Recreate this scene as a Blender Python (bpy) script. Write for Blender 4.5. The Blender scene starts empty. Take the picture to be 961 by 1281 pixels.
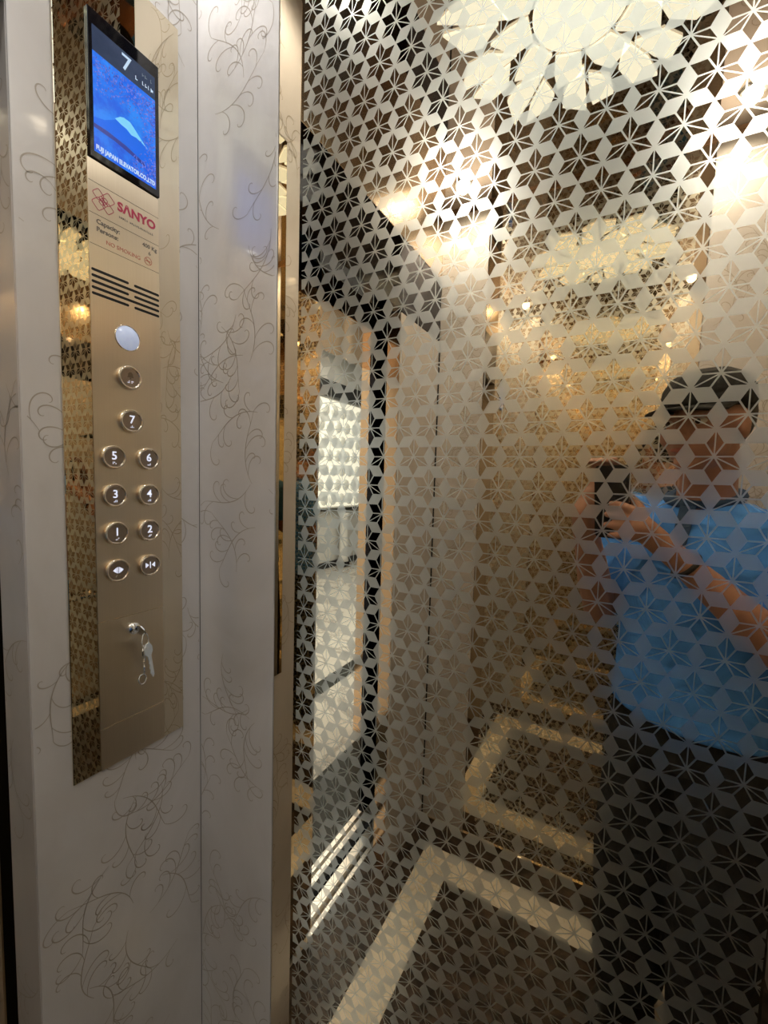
import bpy, bmesh, math, random
from mathutils import Vector, Matrix, Euler
random.seed(7)
SC = bpy.context.scene
COL = SC.collection
PI = math.pi

# ------------------------------------------------------------------ camera
D = 0.52                                   # camera to the etched mirror, metres
CAMZ = 1.472
R0 = Vector((0.87245465, 0.48783234, 0.02902581)).normalized()
R1 = Vector((0.06295286, -0.05329002, -0.99659275)).normalized()
R2 = R0.cross(R1).normalized()
UP = -R1
FW = R2
cam_d = bpy.data.cameras.new('camera')
cam = bpy.data.objects.new('camera', cam_d); COL.objects.link(cam)
cam_d.sensor_fit = 'HORIZONTAL'; cam_d.sensor_width = 36.0
cam_d.lens = 36.0 * 531.95 / 961.0
cam_d.clip_start = 0.004; cam_d.clip_end = 60
mw = Matrix.Identity(4)
for i in range(3):
    mw[i][0] = R0[i]; mw[i][1] = UP[i]; mw[i][2] = -FW[i]
mw[0][3], mw[1][3], mw[2][3] = 0.0, -D, CAMZ
cam.matrix_world = mw
SC.camera = cam

# ------------------------------------------------------------------ world, colour, bounces
SC.view_settings.view_transform = 'Standard'
SC.view_settings.look = 'None'
SC.view_settings.gamma = 1.0
SC.view_settings.use_curve_mapping = False
SC.view_settings.exposure = -0.08
w = bpy.data.worlds.new('world'); SC.world = w
w.use_nodes = True
w.node_tree.nodes['Background'].inputs[0].default_value = (0.6, 0.68, 0.8, 1)
w.node_tree.nodes['Background'].inputs[1].default_value = 0.02
SC.cycles.max_bounces = 24
SC.cycles.glossy_bounces = 16
SC.cycles.diffuse_bounces = 4
SC.cycles.transmission_bounces = 6
SC.cycles.sample_clamp_indirect = 6.0
SC.cycles.blur_glossy = 0.4

SPOT_W = 6.5
def light(name, kind, loc, power, color=(1, 1, 1), rot=(0, 0, 0), **kw):
    d = bpy.data.lights.new(name, kind); d.energy = power; d.color = color
    for k, v in kw.items(): setattr(d, k, v)
    o = bpy.data.objects.new(name, d); COL.objects.link(o)
    o.location = loc; o.rotation_euler = rot
    return o

# car interior dimensions
XF, XB = -0.679, 0.470           # front wall, back wall
YM, YO = 0.0, -1.123             # etched mirror wall, opposite wall
ZC = 2.512                       # ceiling
SPOTS = [(-0.552, -0.977), (0.234, -0.977), (-0.552, -0.146), (0.234, -0.146)]
for i, (sx, sy) in enumerate(SPOTS):
    light('downlight_lamp', 'SPOT', (sx, sy, ZC - 0.012), SPOT_W, (1.0, 0.96, 0.90),
          spot_size=math.radians(165), spot_blend=0.6, shadow_soft_size=0.02)
# landing hall: ceiling light panels
light('hall_lamp', 'AREA', (-2.6, -3.2, 3.35), 85, (0.93, 0.97, 1.0), shape='RECTANGLE', size=2.4, size_y=4.0)
light('hall_lamp', 'AREA', (-1.6, -0.9, 3.30), 16, (1.0, 0.95, 0.88), shape='RECTANGLE', size=0.8, size_y=1.6)

# ------------------------------------------------------------------ node helpers
class NT:
    def __init__(s, mat):
        s.t = mat.node_tree; s.n = s.t.nodes; s.l = s.t.links
    def put(s, sock, v):
        if isinstance(v, bpy.types.NodeSocket): s.l.new(v, sock)
        else: sock.default_value = v
    def m(s, op, a, b=None, c=None):
        nd = s.n.new('ShaderNodeMath'); nd.operation = op
        s.put(nd.inputs[0], a)
        if b is not None: s.put(nd.inputs[1], b)
        if c is not None: s.put(nd.inputs[2], c)
        return nd.outputs[0]
    def mix(s, f, a, b):
        nd = s.n.new('ShaderNodeMix'); nd.data_type = 'RGBA'
        s.put(nd.inputs[0], f)
        for k, v in ((6, a), (7, b)):
            if isinstance(v, bpy.types.NodeSocket): s.l.new(v, nd.inputs[k])
            else: nd.inputs[k].default_value = (*v, 1) if len(v) == 3 else v
        return nd.outputs[2]
    def mixf(s, f, a, b):
        nd = s.n.new('ShaderNodeMix'); nd.data_type = 'FLOAT'
        s.put(nd.inputs[0], f); s.put(nd.inputs[2], a); s.put(nd.inputs[3], b)
        return nd.outputs[0]
    def coords(s, kind='Object'):
        return s.n.new('ShaderNodeTexCoord').outputs[kind]
    def mapping(s, vec, scale=(1, 1, 1), loc=(0, 0, 0)):
        nd = s.n.new('ShaderNodeMapping'); s.l.new(vec, nd.inputs[0])
        nd.inputs['Scale'].default_value = scale; nd.inputs['Location'].default_value = loc
        return nd.outputs[0]
    def noise(s, vec, scale, detail=4, rough=0.5, dist=0):
        nd = s.n.new('ShaderNodeTexNoise'); s.l.new(vec, nd.inputs['Vector'])
        nd.inputs['Scale'].default_value = scale; nd.inputs['Detail'].default_value = detail
        nd.inputs['Roughness'].default_value = rough; nd.inputs['Distortion'].default_value = dist
        return nd.outputs['Fac']
    def ramp(s, f, stops):
        nd = s.n.new('ShaderNodeValToRGB'); s.l.new(f, nd.inputs[0])
        e = nd.color_ramp.elements
        e[0].position, e[0].color = stops[0][0], (*stops[0][1], 1)
        e[1].position, e[1].color = stops[-1][0], (*stops[-1][1], 1)
        for p, c in stops[1:-1]:
            x = e.new(p); x.color = (*c, 1)
        return nd.outputs[0]
    def bump(s, h, strength, dist=0.001):
        nd = s.n.new('ShaderNodeBump'); s.l.new(h, nd.inputs['Height'])
        nd.inputs['Strength'].default_value = strength; nd.inputs['Distance'].default_value = dist
        return nd.outputs[0]

MATS = {}
def new_mat(name):
    m = bpy.data.materials.new(name); m.use_nodes = True
    MATS[name] = m
    return m, NT(m), m.node_tree.nodes['Principled BSDF']

def simple(name, color, rough=0.5, metal=0.0, spec=0.5, emit=None, estr=0.0, coat=0.0, noise=0.0, nscale=30):
    m, t, b = new_mat(name)
    if noise > 0:
        f = t.noise(t.coords(), nscale, 5)
        lo = tuple(max(0, c * (1 - noise)) for c in color); hi = tuple(min(1, c * (1 + noise)) for c in color)
        t.l.new(t.mix(f, lo, hi), b.inputs['Base Color'])
    else:
        b.inputs['Base Color'].default_value = (*color, 1)
    b.inputs['Roughness'].default_value = rough
    b.inputs['Metallic'].default_value = metal
    b.inputs['Specular IOR Level'].default_value = spec
    b.inputs['Coat Weight'].default_value = coat
    b.inputs['Coat Roughness'].default_value = 0.06
    if emit:
        b.inputs['Emission Color'].default_value = (*emit, 1)
        b.inputs['Emission Strength'].default_value = estr
    return m

# --- etched star mirror: polished petals, satin frosted ground
A = 0.0886413846 * D
LX, LZ = -0.385144639 * D, 0.0596623486 * D + CAMZ
def star_mirror():
    m, t, b = new_mat('etched_star_mirror')
    sep = t.n.new('ShaderNodeSeparateXYZ'); t.l.new(t.coords(), sep.inputs[0])
    x, z = sep.outputs[0], sep.outputs[2]
    H = math.sqrt(3) * A
    def cell(ox, oz):
        px = t.m('SUBTRACT', t.m('FLOORED_MODULO', t.m('ADD', x, -ox + A / 2 + A * 40), A), A / 2)
        pz = t.m('SUBTRACT', t.m('FLOORED_MODULO', t.m('ADD', z, -oz + H / 2 + H * 40), H), H / 2)
        return px, pz, t.m('ADD', t.m('MULTIPLY', px, px), t.m('MULTIPLY', pz, pz))
    ax, az, ad = cell(LX, LZ)
    bx, bz, bd = cell(LX + A / 2, LZ + H / 2)
    sel = t.m('LESS_THAN', bd, ad)
    px = t.mixf(sel, ax, bx); pz = t.mixf(sel, az, bz)
    r = t.m('SQRT', t.m('ADD', t.m('MULTIPLY', px, px), t.m('MULTIPLY', pz, pz)))
    th = t.m('ADD', t.m('ARCTAN2', pz, px), 2 * PI)
    k = t.m('FLOOR', t.m('DIVIDE', th, PI / 3))
    ph = t.m('SUBTRACT', t.m('SUBTRACT', th, t.m('MULTIPLY', k, PI / 3)), PI / 6)
    u = t.m('MULTIPLY', r, t.m('COSINE', ph))
    v = t.m('ABSOLUTE', t.m('MULTIPLY', r, t.m('SINE', ph)))
    s = A / 3
    d1 = t.m('SUBTRACT', t.m('MULTIPLY', u, 0.5), t.m('MULTIPLY', v, 0.8660254))
    d2 = t.m('SUBTRACT', t.m('MULTIPLY', t.m('SUBTRACT', math.sqrt(3) * s, u), 0.5), t.m('MULTIPLY', v, 0.8660254))
    inside = t.m('MULTIPLY', t.m('GREATER_THAN', d1, 0.0008), t.m('GREATER_THAN', d2, 0.0008))
    odd = t.m('MODULO', k, 2)
    split = t.m('MULTIPLY', t.m('GREATER_THAN', odd, 0.5), t.m('LESS_THAN', v, 0.00065))
    petal = t.m('MULTIPLY', inside, t.m('SUBTRACT', 1.0, split))
    # plain polished border outside the etched field
    inx = t.m('MULTIPLY', t.m('GREATER_THAN', x, -0.444), t.m('LESS_THAN', x, 0.150))
    clear = t.m('MAXIMUM', petal, t.m('SUBTRACT', 1.0, inx))
    b.inputs['Base Color'].default_value = (*CLEAR_C, 1)
    b.inputs['Metallic'].default_value = 1.0
    b.inputs['Roughness'].default_value = 0.012
    haze = t.n.new('ShaderNodeBsdfAnisotropic'); haze.inputs['Color'].default_value = (*FROST_C, 1)
    haze.inputs['Roughness'].default_value = FROST_R
    dif = t.n.new('ShaderNodeBsdfDiffuse'); dif.inputs[0].default_value = (0.58, 0.58, 0.52, 1)
    m1 = t.n.new('ShaderNodeMixShader'); m1.inputs[0].default_value = FROST_D
    t.l.new(haze.outputs[0], m1.inputs[1]); t.l.new(dif.outputs[0], m1.inputs[2])
    mx = t.n.new('ShaderNodeMixShader')
    t.l.new(t.m('MULTIPLY', t.m('SUBTRACT', 1.0, clear), FROST_MIX), mx.inputs[0])
    t.l.new(b.outputs[0], mx.inputs[1]); t.l.new(m1.outputs[0], mx.inputs[2])
    out = t.n['Material Output']; t.l.new(mx.outputs[0], out.inputs[0])
    return m
CLEAR_C = (0.82, 0.69, 0.50)
FROST_C = (0.84, 0.84, 0.745)
FROST_R = 0.28
FROST_D = 0.045
FROST_MIX = 0.68
star_mirror()

def white_panel():
    m, t, b = new_mat('pearl_white_steel')
    c = t.coords()
    n1 = t.noise(t.mapping(c, (1, 1, 0.6)), 5, 6, 0.6, 0.6)
    col = t.ramp(n1, [(0.3, (0.58, 0.565, 0.56)), (0.5, (0.64, 0.63, 0.635)), (0.75, (0.70, 0.69, 0.70))])
    t.l.new(col, b.inputs['Base Color'])
    b.inputs['Roughness'].default_value = 0.34
    b.inputs['Metallic'].default_value = 0.25
    b.inputs['Coat Weight'].default_value = 0.6
    b.inputs['Coat Roughness'].default_value = 0.05
    t.l.new(t.bump(t.noise(c, 900, 3), 0.05, 0.0003), b.inputs['Normal'])
white_panel()

def brushed(name, col, rough, vertical=True):
    m, t, b = new_mat(name)
    c = t.coords()
    n = t.noise(t.mapping(c, (1, 1500, 4) if vertical else (1, 4, 1500)), 1.0, 3)
    t.l.new(t.mix(n, tuple(v * 0.9 for v in col), col), b.inputs['Base Color'])
    t.l.new(t.m('MULTIPLY_ADD', n, 0.12, rough - 0.06), b.inputs['Roughness'])
    b.inputs['Metallic'].default_value = 1.0
    t.l.new(t.bump(n, 0.12, 0.0004), b.inputs['Normal'])
brushed('brushed_steel', (0.62, 0.60, 0.56), 0.35)
brushed('brushed_aluminium', (0.80, 0.79, 0.76), 0.32)
def satin_aniso():
    m, t, b = new_mat('brushed_champagne')
    n = t.noise(t.mapping(t.coords(), (1, 1800, 5)), 1.0, 3)
    t.l.new(t.mix(n, (0.74, 0.64, 0.49), (0.86, 0.76, 0.60)), b.inputs['Base Color'])
    b.inputs['Metallic'].default_value = 1.0
    b.inputs['Roughness'].default_value = 0.29
    b.inputs['Anisotropic'].default_value = 0.95
    c = t.n.new('ShaderNodeCombineXYZ'); c.inputs[1].default_value = 1.0
    t.l.new(c.outputs[0], b.inputs['Tangent'])
satin_aniso()

def granite(name, base, fleck, light_c, scale):
    m, t, b = new_mat(name)
    c = t.coords()
    v = t.n.new('ShaderNodeTexVoronoi'); t.l.new(c, v.inputs['Vector']); v.inputs['Scale'].default_value = scale
    f = t.noise(c, scale * 0.35, 8, 0.65)
    c1 = t.mix(t.ramp(f, [(0.40, (0, 0, 0)), (0.62, (1, 1, 1))]), base, fleck)
    c2 = t.mix(t.ramp(t.noise(c, scale * 1.2, 6, 0.7), [(0.60, (0, 0, 0)), (0.72, (1, 1, 1))]), c1, light_c)
    t.l.new(c2, b.inputs['Base Color'])
    b.inputs['Roughness'].default_value = 0.36
    b.inputs['Specular IOR Level'].default_value = 0.28
    return m
granite('brown_granite', (0.022, 0.016, 0.012), (0.085, 0.060, 0.045), (0.20, 0.16, 0.125), 55)
granite('black_granite', (0.008, 0.010, 0.010), (0.022, 0.028, 0.028), (0.06, 0.07, 0.07), 60)

def marble(name, base, vein, scale=1.6, rough=0.12):
    m, t, b = new_mat(name)
    c = t.coords()
    f = t.noise(c, scale, 9, 0.62, 1.6)
    t.l.new(t.ramp(f, [(0.30, base), (0.46, base), (0.50, vein), (0.54, base), (0.75, tuple(v * 0.9 for v in base))]), b.inputs['Base Color'])
    b.inputs['Roughness'].default_value = rough
marble('white_marble', (0.74, 0.73, 0.70), (0.42, 0.41, 0.40))
marble('cream_stone', (0.80, 0.77, 0.68), (0.66, 0.61, 0.50), 6, 0.2)

simple('ceiling_mirror', (0.62, 0.55, 0.50), 0.02, 1.0)
simple('gold_mirror', (0.80, 0.67, 0.48), 0.02, 1.0)
simple('copper_polish', (0.93, 0.66, 0.44), 0.10, 1.0)
simple('champagne_polish', (0.86, 0.77, 0.60), 0.012, 1.0)
simple('champagne_satin', (0.70, 0.58, 0.44), 0.22, 1.0)
simple('dark_polish', (0.07, 0.07, 0.085), 0.05, 1.0)
simple('dark_satin', (0.035, 0.035, 0.045), 0.25, 1.0)
simple('shaft_black', (0.015, 0.014, 0.013), 0.8)
simple('chrome', (0.92, 0.95, 1.0), 0.12, 1.0)
simple('key_nickel', (0.80, 0.88, 0.96), 0.30, 0.5)
simple('bezel_champagne', (0.86, 0.76, 0.62), 0.10, 1.0)
simple('button_face', (0.34, 0.28, 0.23), 0.32, 0.8, noise=0.1, nscale=200)
simple('glow_white', (0.8, 0.85, 1.0), 0.5, emit=(0.72, 0.78, 1.0), estr=0.85)
simple('bell_dark', (0.16, 0.12, 0.08), 0.4, 0.5)
simple('lens_pale', (0.55, 0.62, 0.80), 0.18, 0.0, emit=(0.55, 0.66, 0.95), estr=0.30, noise=0.12, nscale=140)
simple('screen_bezel', (0.004, 0.004, 0.007), 0.07, coat=0.5)
simple('slot_black', (0.004, 0.004, 0.004), 0.7)
simple('engraved_line', (0.20, 0.15, 0.09), 0.5)
simple('bright_line', (0.9, 0.78, 0.58), 0.25, 1.0)
simple('print_magenta', (0.50, 0.04, 0.10), 0.5)
simple('print_grey', (0.16, 0.14, 0.12), 0.5)
simple('print_red', (0.62, 0.22, 0.16), 0.5)
simple('scroll_etch', (0.40, 0.365, 0.32), 0.40, 0.3)
simple('lamp_acrylic', (0.8, 0.82, 0.7), 0.3, emit=(0.90, 1.0, 1.02), estr=1.15)
simple('lamp_disc', (0.8, 0.82, 0.7), 0.3, emit=(0.92, 1.0, 1.02), estr=1.28)
simple('spot_lens', (1, 0.95, 0.85), 0.3, emit=(1.0, 0.95, 0.86), estr=140.0)
simple('hall_white', (0.80, 0.82, 0.82), 0.3, noise=0.03, nscale=4)
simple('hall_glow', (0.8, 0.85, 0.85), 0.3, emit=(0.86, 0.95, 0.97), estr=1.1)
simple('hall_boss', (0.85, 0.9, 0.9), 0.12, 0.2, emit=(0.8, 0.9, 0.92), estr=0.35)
simple('hall_dark', (0.05, 0.055, 0.06), 0.4)
simple('hall_blue', (0.10, 0.16, 0.22), 0.2)
simple('black_rubber', (0.012, 0.012, 0.013), 0.6)
simple('phone_black', (0.010, 0.010, 0.012), 0.12, coat=0.6)
simple('phone_lens', (0.02, 0.025, 0.035), 0.03, coat=1.0)
simple('skin', (0.38, 0.205, 0.145), 0.5, noise=0.10, nscale=60)
simple('lip', (0.40, 0.14, 0.11), 0.45)
simple('eye_white', (0.75, 0.72, 0.68), 0.2)
simple('eye_iris', (0.03, 0.018, 0.012), 0.1)
simple('hair', (0.010, 0.009, 0.009), 0.5)
def cloth(name, col, rough=0.85, sc=9):
    m, t, b = new_mat(name)
    c = t.coords()
    f = t.noise(c, sc, 4, 0.5, 0.8)
    t.l.new(t.mix(f, tuple(v * 0.85 for v in col), tuple(min(1, v * 1.12) for v in col)), b.inputs['Base Color'])
    b.inputs['Roughness'].default_value = rough
    t.l.new(t.bump(t.noise(c, 14, 3, 0.5, 1.2), 0.7, 0.02), b.inputs['Normal'])
cloth('shirt_blue', (0.07, 0.29, 0.86))
cloth('collar_navy', (0.03, 0.07, 0.15))
cloth('trouser_black', (0.012, 0.013, 0.015))
cloth('cap_black', (0.012, 0.013, 0.014))
simple('shoe_black', (0.012, 0.012, 0.012), 0.3)

# screen picture colours (a backlit display)
def glow(name, col, s=1.0):
    return simple(name, tuple(c * 0.1 for c in col), 0.25, emit=col, estr=s)
glow('scr_snow', (0.20, 0.62, 0.92)); glow('scr_ridge', (0.001, 0.13, 0.80))
glow('scr_shore', (0.02, 0.04, 0.28)); glow('scr_text', (0.62, 0.80, 1.0), 0.85)
glow('scr_grey', (0.16, 0.22, 0.30), 0.8)
def scr_mat(name, c0, c1, scale, lohi=(0.4, 0.62)):
    m, t, b = new_mat(name)
    f = t.noise(t.coords(), scale, 6, 0.7)
    col = t.ramp(f, [(lohi[0], c0), (lohi[1], c1)])
    b.inputs['Base Color'].default_value = (0.01, 0.02, 0.05, 1); b.inputs['Roughness'].default_value = 0.25
    t.l.new(col, b.inputs['Emission Color']); b.inputs['Emission Strength'].default_value = 1.0
scr_mat('scr_sky', (0.002, 0.11, 0.78), (0.012, 0.24, 0.92), 30)
scr_mat('scr_lake', (0.0, 0.08, 0.72), (0.004, 0.18, 0.88), 60)
scr_mat('scr_blossom', (0.01, 0.05, 0.50), (0.20, 0.24, 0.80), 260)
scr_mat('scr_bar', (0.012, 0.022, 0.05), (0.03, 0.045, 0.085), 10)

# ------------------------------------------------------------------ mesh helpers
def link(o, parent=None):
    COL.objects.link(o)
    if parent is not None: o.parent = parent
    return o
def obj(name, bm, mat, parent=None, smooth=False, loc=None):
    me = bpy.data.meshes.new(name); bm.to_mesh(me); bm.free()
    if mat: me.materials.append(MATS[mat] if isinstance(mat, str) else mat)
    if smooth:
        for p in me.polygons: p.use_smooth = True
    o = bpy.data.objects.new(name, me)
    if loc is not None: o.location = loc
    return link(o, parent)
def tag(o, label=None, cat=None, group=None, kind=None):
    if label: o['label'] = label
    if cat: o['category'] = cat
    if group: o['group'] = group
    if kind: o['kind'] = kind
    return o
def struct(o): o['kind'] = 'structure'; return o
def empty(name, loc, label=None, cat=None, group=None):
    o = bpy.data.objects.new(name, None); o.location = loc; o.empty_display_size = 0.05
    COL.objects.link(o); tag(o, label, cat, group)
    return o
def local(parent, child):
    """keep the child's world place when it hangs under an Empty that is not at the origin"""
    child.matrix_parent_inverse = Matrix.Translation(-Vector(parent.location))
def part(name, bm, mat, parent, smooth=False):
    o = obj(name, bm, mat, parent, smooth)
    root = parent
    if parent.type == 'EMPTY': o.matrix_parent_inverse = Matrix.Translation(-parent.location)
    return o
def box(bm, x0, x1, y0, y1, z0, z1, bev=0.0):
    vs = [bm.verts.new((x, y, z)) for x in (min(x0, x1), max(x0, x1)) for y in (min(y0, y1), max(y0, y1)) for z in (min(z0, z1), max(z0, z1))]
    fs = [(0, 1, 3, 2), (4, 6, 7, 5), (0, 4, 5, 1), (2, 3, 7, 6), (0, 2, 6, 4), (1, 5, 7, 3)]
    faces = [bm.faces.new([vs[i] for i in f]) for f in fs]
    if bev > 0:
        es = list({e for f in faces for e in f.edges})
        bmesh.ops.bevel(bm, geom=es, offset=bev, segments=2, affect='EDGES', profile=0.5)
    return bm
def B(*a, **k): return box(bmesh.new(), *a, **k)
def frame_from(z, hint=Vector((0, 0, 1))):
    z = z.normalized()
    if abs(z.dot(hint)) > 0.98: hint = Vector((1, 0, 0))
    x = hint.cross(z).normalized(); y = z.cross(x)
    return x, y, z
def tube(bm, pts, rad, n=10, closed=False, cap=True):
    pts = [Vector(p) for p in pts]; N = len(pts)
    rads = rad if isinstance(rad, (list, tuple)) else [rad] * N
    rings = []; px = None
    for i, p in enumerate(pts):
        a = pts[(i - 1) % N] if (closed or i > 0) else p
        b = pts[(i + 1) % N] if (closed or i < N - 1) else p
        tdir = (b - a).normalized()
        if px is None: x, y, _ = frame_from(tdir)
        else:
            x = (px - tdir * px.dot(tdir))
            x = x.normalized() if x.length > 1e-6 else frame_from(tdir)[0]
            y = tdir.cross(x)
        px = x
        rings.append([bm.verts.new(p + (x * math.cos(2 * PI * k / n) + y * math.sin(2 * PI * k / n)) * rads[i]) for k in range(n)])
    M = N if closed else N - 1
    for i in range(M):
        r0, r1 = rings[i], rings[(i + 1) % N]
        for k in range(n):
            bm.faces.new((r0[k], r0[(k + 1) % n], r1[(k + 1) % n], r1[k]))
    if cap and not closed:
        bm.faces.new(list(reversed(rings[0]))); bm.faces.new(rings[-1])
    return bm
def lathe(bm, prof, origin, axis, n=32):
    """prof: list of (radius, height along axis)"""
    x, y, z = frame_from(Vector(axis)); o = Vector(origin); rings = []
    for r, h in prof:
        if r < 1e-6: rings.append([bm.verts.new(o + z * h)])
        else: rings.append([bm.verts.new(o + z * h + (x * math.cos(2 * PI * k / n) + y * math.sin(2 * PI * k / n)) * r) for k in range(n)])
    for a, b in zip(rings, rings[1:]):
        for k in range(n):
            k2 = (k + 1) % n
            if len(a) == 1 and len(b) == 1: continue
            if len(a) == 1: bm.faces.new((a[0], b[k], b[k2]))
            elif len(b) == 1: bm.faces.new((a[k], a[k2], b[0]))
            else: bm.faces.new((a[k], a[k2], b[k2], b[k]))
    bmesh.ops.recalc_face_normals(bm, faces=bm.faces)
    return bm
def prism(bm, pts, t):
    """pts: 3-D loop, t: thickness vector"""
    t = Vector(t)
    a = [bm.verts.new(Vector(p)) for p in pts]; b = [bm.verts.new(Vector(p) + t) for p in pts]
    bm.faces.new(a); bm.faces.new(list(reversed(b)))
    n = len(pts)
    for i in range(n): bm.faces.new((a[i], b[i], b[(i + 1) % n], a[(i + 1) % n]))
    bmesh.ops.recalc_face_normals(bm, faces=bm.faces)
    return bm
TXT = {}
def text_obj(name, s, y, z, size, mat, parent, x, depth=0.0002, align='CENTER', sy=1.0, bold=0.0):
    """flat lettering on a wall that faces +x, reading towards +y"""
    cu = bpy.data.curves.new('t', 'FONT'); cu.body = s; cu.size = size
    cu.align_x = align; cu.align_y = 'CENTER'; cu.extrude = depth; cu.offset = bold; cu.resolution_u = 3
    to = bpy.data.objects.new('t', cu); COL.objects.link(to)
    bpy.context.view_layer.update()
    me = bpy.data.meshes.new_from_object(to.evaluated_get(bpy.context.evaluated_depsgraph_get()))
    bpy.data.objects.remove(to)
    me.name = name
    me.transform(Matrix(((0, 0, 1, x), (sy, 0, 0, y), (0, 1, 0, z), (0, 0, 0, 1))))
    me.materials.clear(); me.materials.append(MATS[mat])
    o = bpy.data.objects.new(name, me); link(o, parent)
    if parent.type == 'EMPTY': o.matrix_parent_inverse = Matrix.Translation(-parent.location)
    return o

# ------------------------------------------------------------------ room shell
fl = struct(obj('floor', B(XF - 0.102, XB + 0.05, YO - 0.06, 0.06, -0.05, -0.002), 'shaft_black'))
def slab(x0, x1, y0, y1, mat, name='granite_slab', z=0.0, par=None):
    return obj(name, B(x0, x1, y0, y1, z - 0.03, z, bev=0.0008), mat, par or fl)
# pale border: strips x -0.593..-0.481 and 0.165..., y -0.881..-1.0 and -0.12..-0.235
bx0, bx1, by0, by1 = -0.600, 0.290, -1.003, -0.120
wdt = 0.117
def quad_slab(pts, mat, name, par):
    return obj(name, prism(bmesh.new(), [(x, y, -0.03) for x, y in pts], (0, 0, 0.03)), mat, par)
ix0, ix1, iy0, iy1 = bx0 + wdt, bx1 - wdt, by0 + wdt, by1 - wdt
g = 0.0006
quad_slab([(bx0, by0), (ix0, iy0), (ix0, iy1), (bx0, by1)], 'cream_stone', 'border_strip', fl)
quad_slab([(bx1, by0), (bx1, by1), (ix1, iy1), (ix1, iy0)], 'cream_stone', 'border_strip', fl)
quad_slab([(bx0, by0), (bx1, by0), (ix1, iy0), (ix0, iy0)], 'cream_stone', 'border_strip', fl)
quad_slab([(bx0, by1), (ix0, iy1), (ix1, iy1), (bx1, by1)], 'cream_stone', 'border_strip', fl)
slab(ix0 + g, ix1 - g, iy0 + g, iy1 - g, 'brown_granite')
slab(XF - 0.10, bx0 - g, YO, 0, 'brown_granite'); slab(bx1 + g, XB, YO, 0, 'brown_granite')
slab(bx0, bx1, YO, by0 - g, 'brown_granite'); slab(bx0, bx1, by1 + g, 0, 'brown_granite')

# ceiling: polished mirror sheet
ce = struct(obj('ceiling', B(XF - 0.06, XB + 0.05, YO - 0.06, 0.06, ZC, ZC + 0.03), 'ceiling_mirror'))

# --- side walls: pearl strip, mirror, pearl strip
MX0, MX1 = -0.493, 0.183
def scrolls(area, face, seed, dens=210):
    """raised hair-fine tendrils. area (a0,a1,z0,z1); face(a,z) -> 3-D point, n = outward normal"""
    rnd = random.Random(seed)
    bm = bmesh.new()
    a0, a1, z0, z1 = area
    def ribbon(pts, w):
        vs = []
        for i, p in enumerate(pts):
            q = pts[min(i + 1, len(pts) - 1)]; o = pts[max(i - 1, 0)]
            dx, dz = q[0] - o[0], q[1] - o[1]; l = math.hypot(dx, dz) or 1
            nx, nz = -dz / l, dx / l
            ww = w * (0.35 + 0.65 * math.sin(PI * (i + 0.6) / (len(pts) + 0.2)))
            vs.append((p[0] + nx * ww, p[1] + nz * ww, p[0] - nx * ww, p[1] - nz * ww))
        prev = None
        for a, b, c, d in vs:
            if not (a0 < min(a, c) and max(a, c) < a1 and z0 < min(b, d) and max(b, d) < z1): prev = None; continue
            cur = (bm.verts.new(face(a, b)), bm.verts.new(face(c, d)))
            if prev: bm.faces.new((prev[0], cur[0], cur[1], prev[1]))
            prev = cur
    def curl(x, z, ang, size, hand):
        pts = []; h = ang; step = size * 0.16
        n = 20
        for i in range(n):
            pts.append((x, z)); f = i / n
            h += hand * (0.10 + 0.52 * f * f)
            st = step * (1.15 - 0.72 * f)
            x += math.cos(h) * st; z += math.sin(h) * st
        ribbon(pts, 0.00085)
    area_m = (a1 - a0) * (z1 - z0)
    for _ in range(max(2, int(dens * area_m / 2.6))):
        x = rnd.uniform(a0, a1); z = rnd.uniform(z0, z1); ang = rnd.uniform(0, 2 * PI); hand = rnd.choice((-1, 1))
        pts = []
        h = ang
        for i in range(24):
            pts.append((x, z))
            h += hand * 0.075 * math.sin(i * 0.14 + 0.6) + rnd.uniform(-0.02, 0.02)
            x += math.cos(h) * 0.0055; z += math.sin(h) * 0.0055
            if i % 4 == 2:
                s = rnd.choice((-1, 1))
                curl(x, z, h + s * 0.35, rnd.uniform(0.014, 0.030), s * 1.0)
        ribbon(pts, 0.0008)
    return bm
def side_wall(name, y, out, seed):
    wl = struct(obj(name, B(XF - 0.0, XB + 0.03, y, y + 0.05 * out, -0.03, ZC), 'shaft_black'))
    yy = y
    th = 0.0035
    fy = yy - out * th
    e = 0.0008
    obj('pearl_panel', B(XF, MX0 - e, yy - out * 0.0005, fy - out * 0.001, 0.0, ZC, bev=0.0008), 'pearl_white_steel', wl)
    obj('pearl_panel', B(MX1 + e, XB, yy - out * 0.0005, fy - out * 0.001, 0.0, ZC, bev=0.0008), 'pearl_white_steel', wl)
    mp = obj('mirror_panel', B(MX0 + e, MX1 - e, yy - out * 0.0002, fy, 0.0, ZC), 'etched_star_mirror', wl)
    for a, b, sd in ((XF + 0.002, MX0 - 0.004, 1), (MX1 + 0.004, XB - 0.002, 2)):
        bm = scrolls((a, b, 0.02, ZC - 0.02), lambda u, z: (u, fy - out * 0.0012, z), seed + sd, 300)
        s = obj('scroll_pattern', bm, 'scroll_etch', wl); s['kind'] = 'stuff'
    return wl
side_wall('wall_right', YM + 0.0035, 1, 11)
side_wall('wall_left', YO - 0.0035, -1, 21)

# polished gold kick trim along the side walls
for nm, y0, y1 in (('baseboard_left', YO, YO + 0.006), ('baseboard_right', -0.0065, -0.0045)):
    struct(obj(nm, B(XF + 0.004, XB - 0.004, y0 + 0.0005, y1, 0.0005, 0.012, bev=0.0006), 'gold_mirror'))

struct(obj('trim_9', B(XF + 0.004, XB - 0.004, YO + 0.0005, YO + 0.004, ZC - 0.014, ZC - 0.0005, bev=0.0006), 'copper_polish'))
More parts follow.
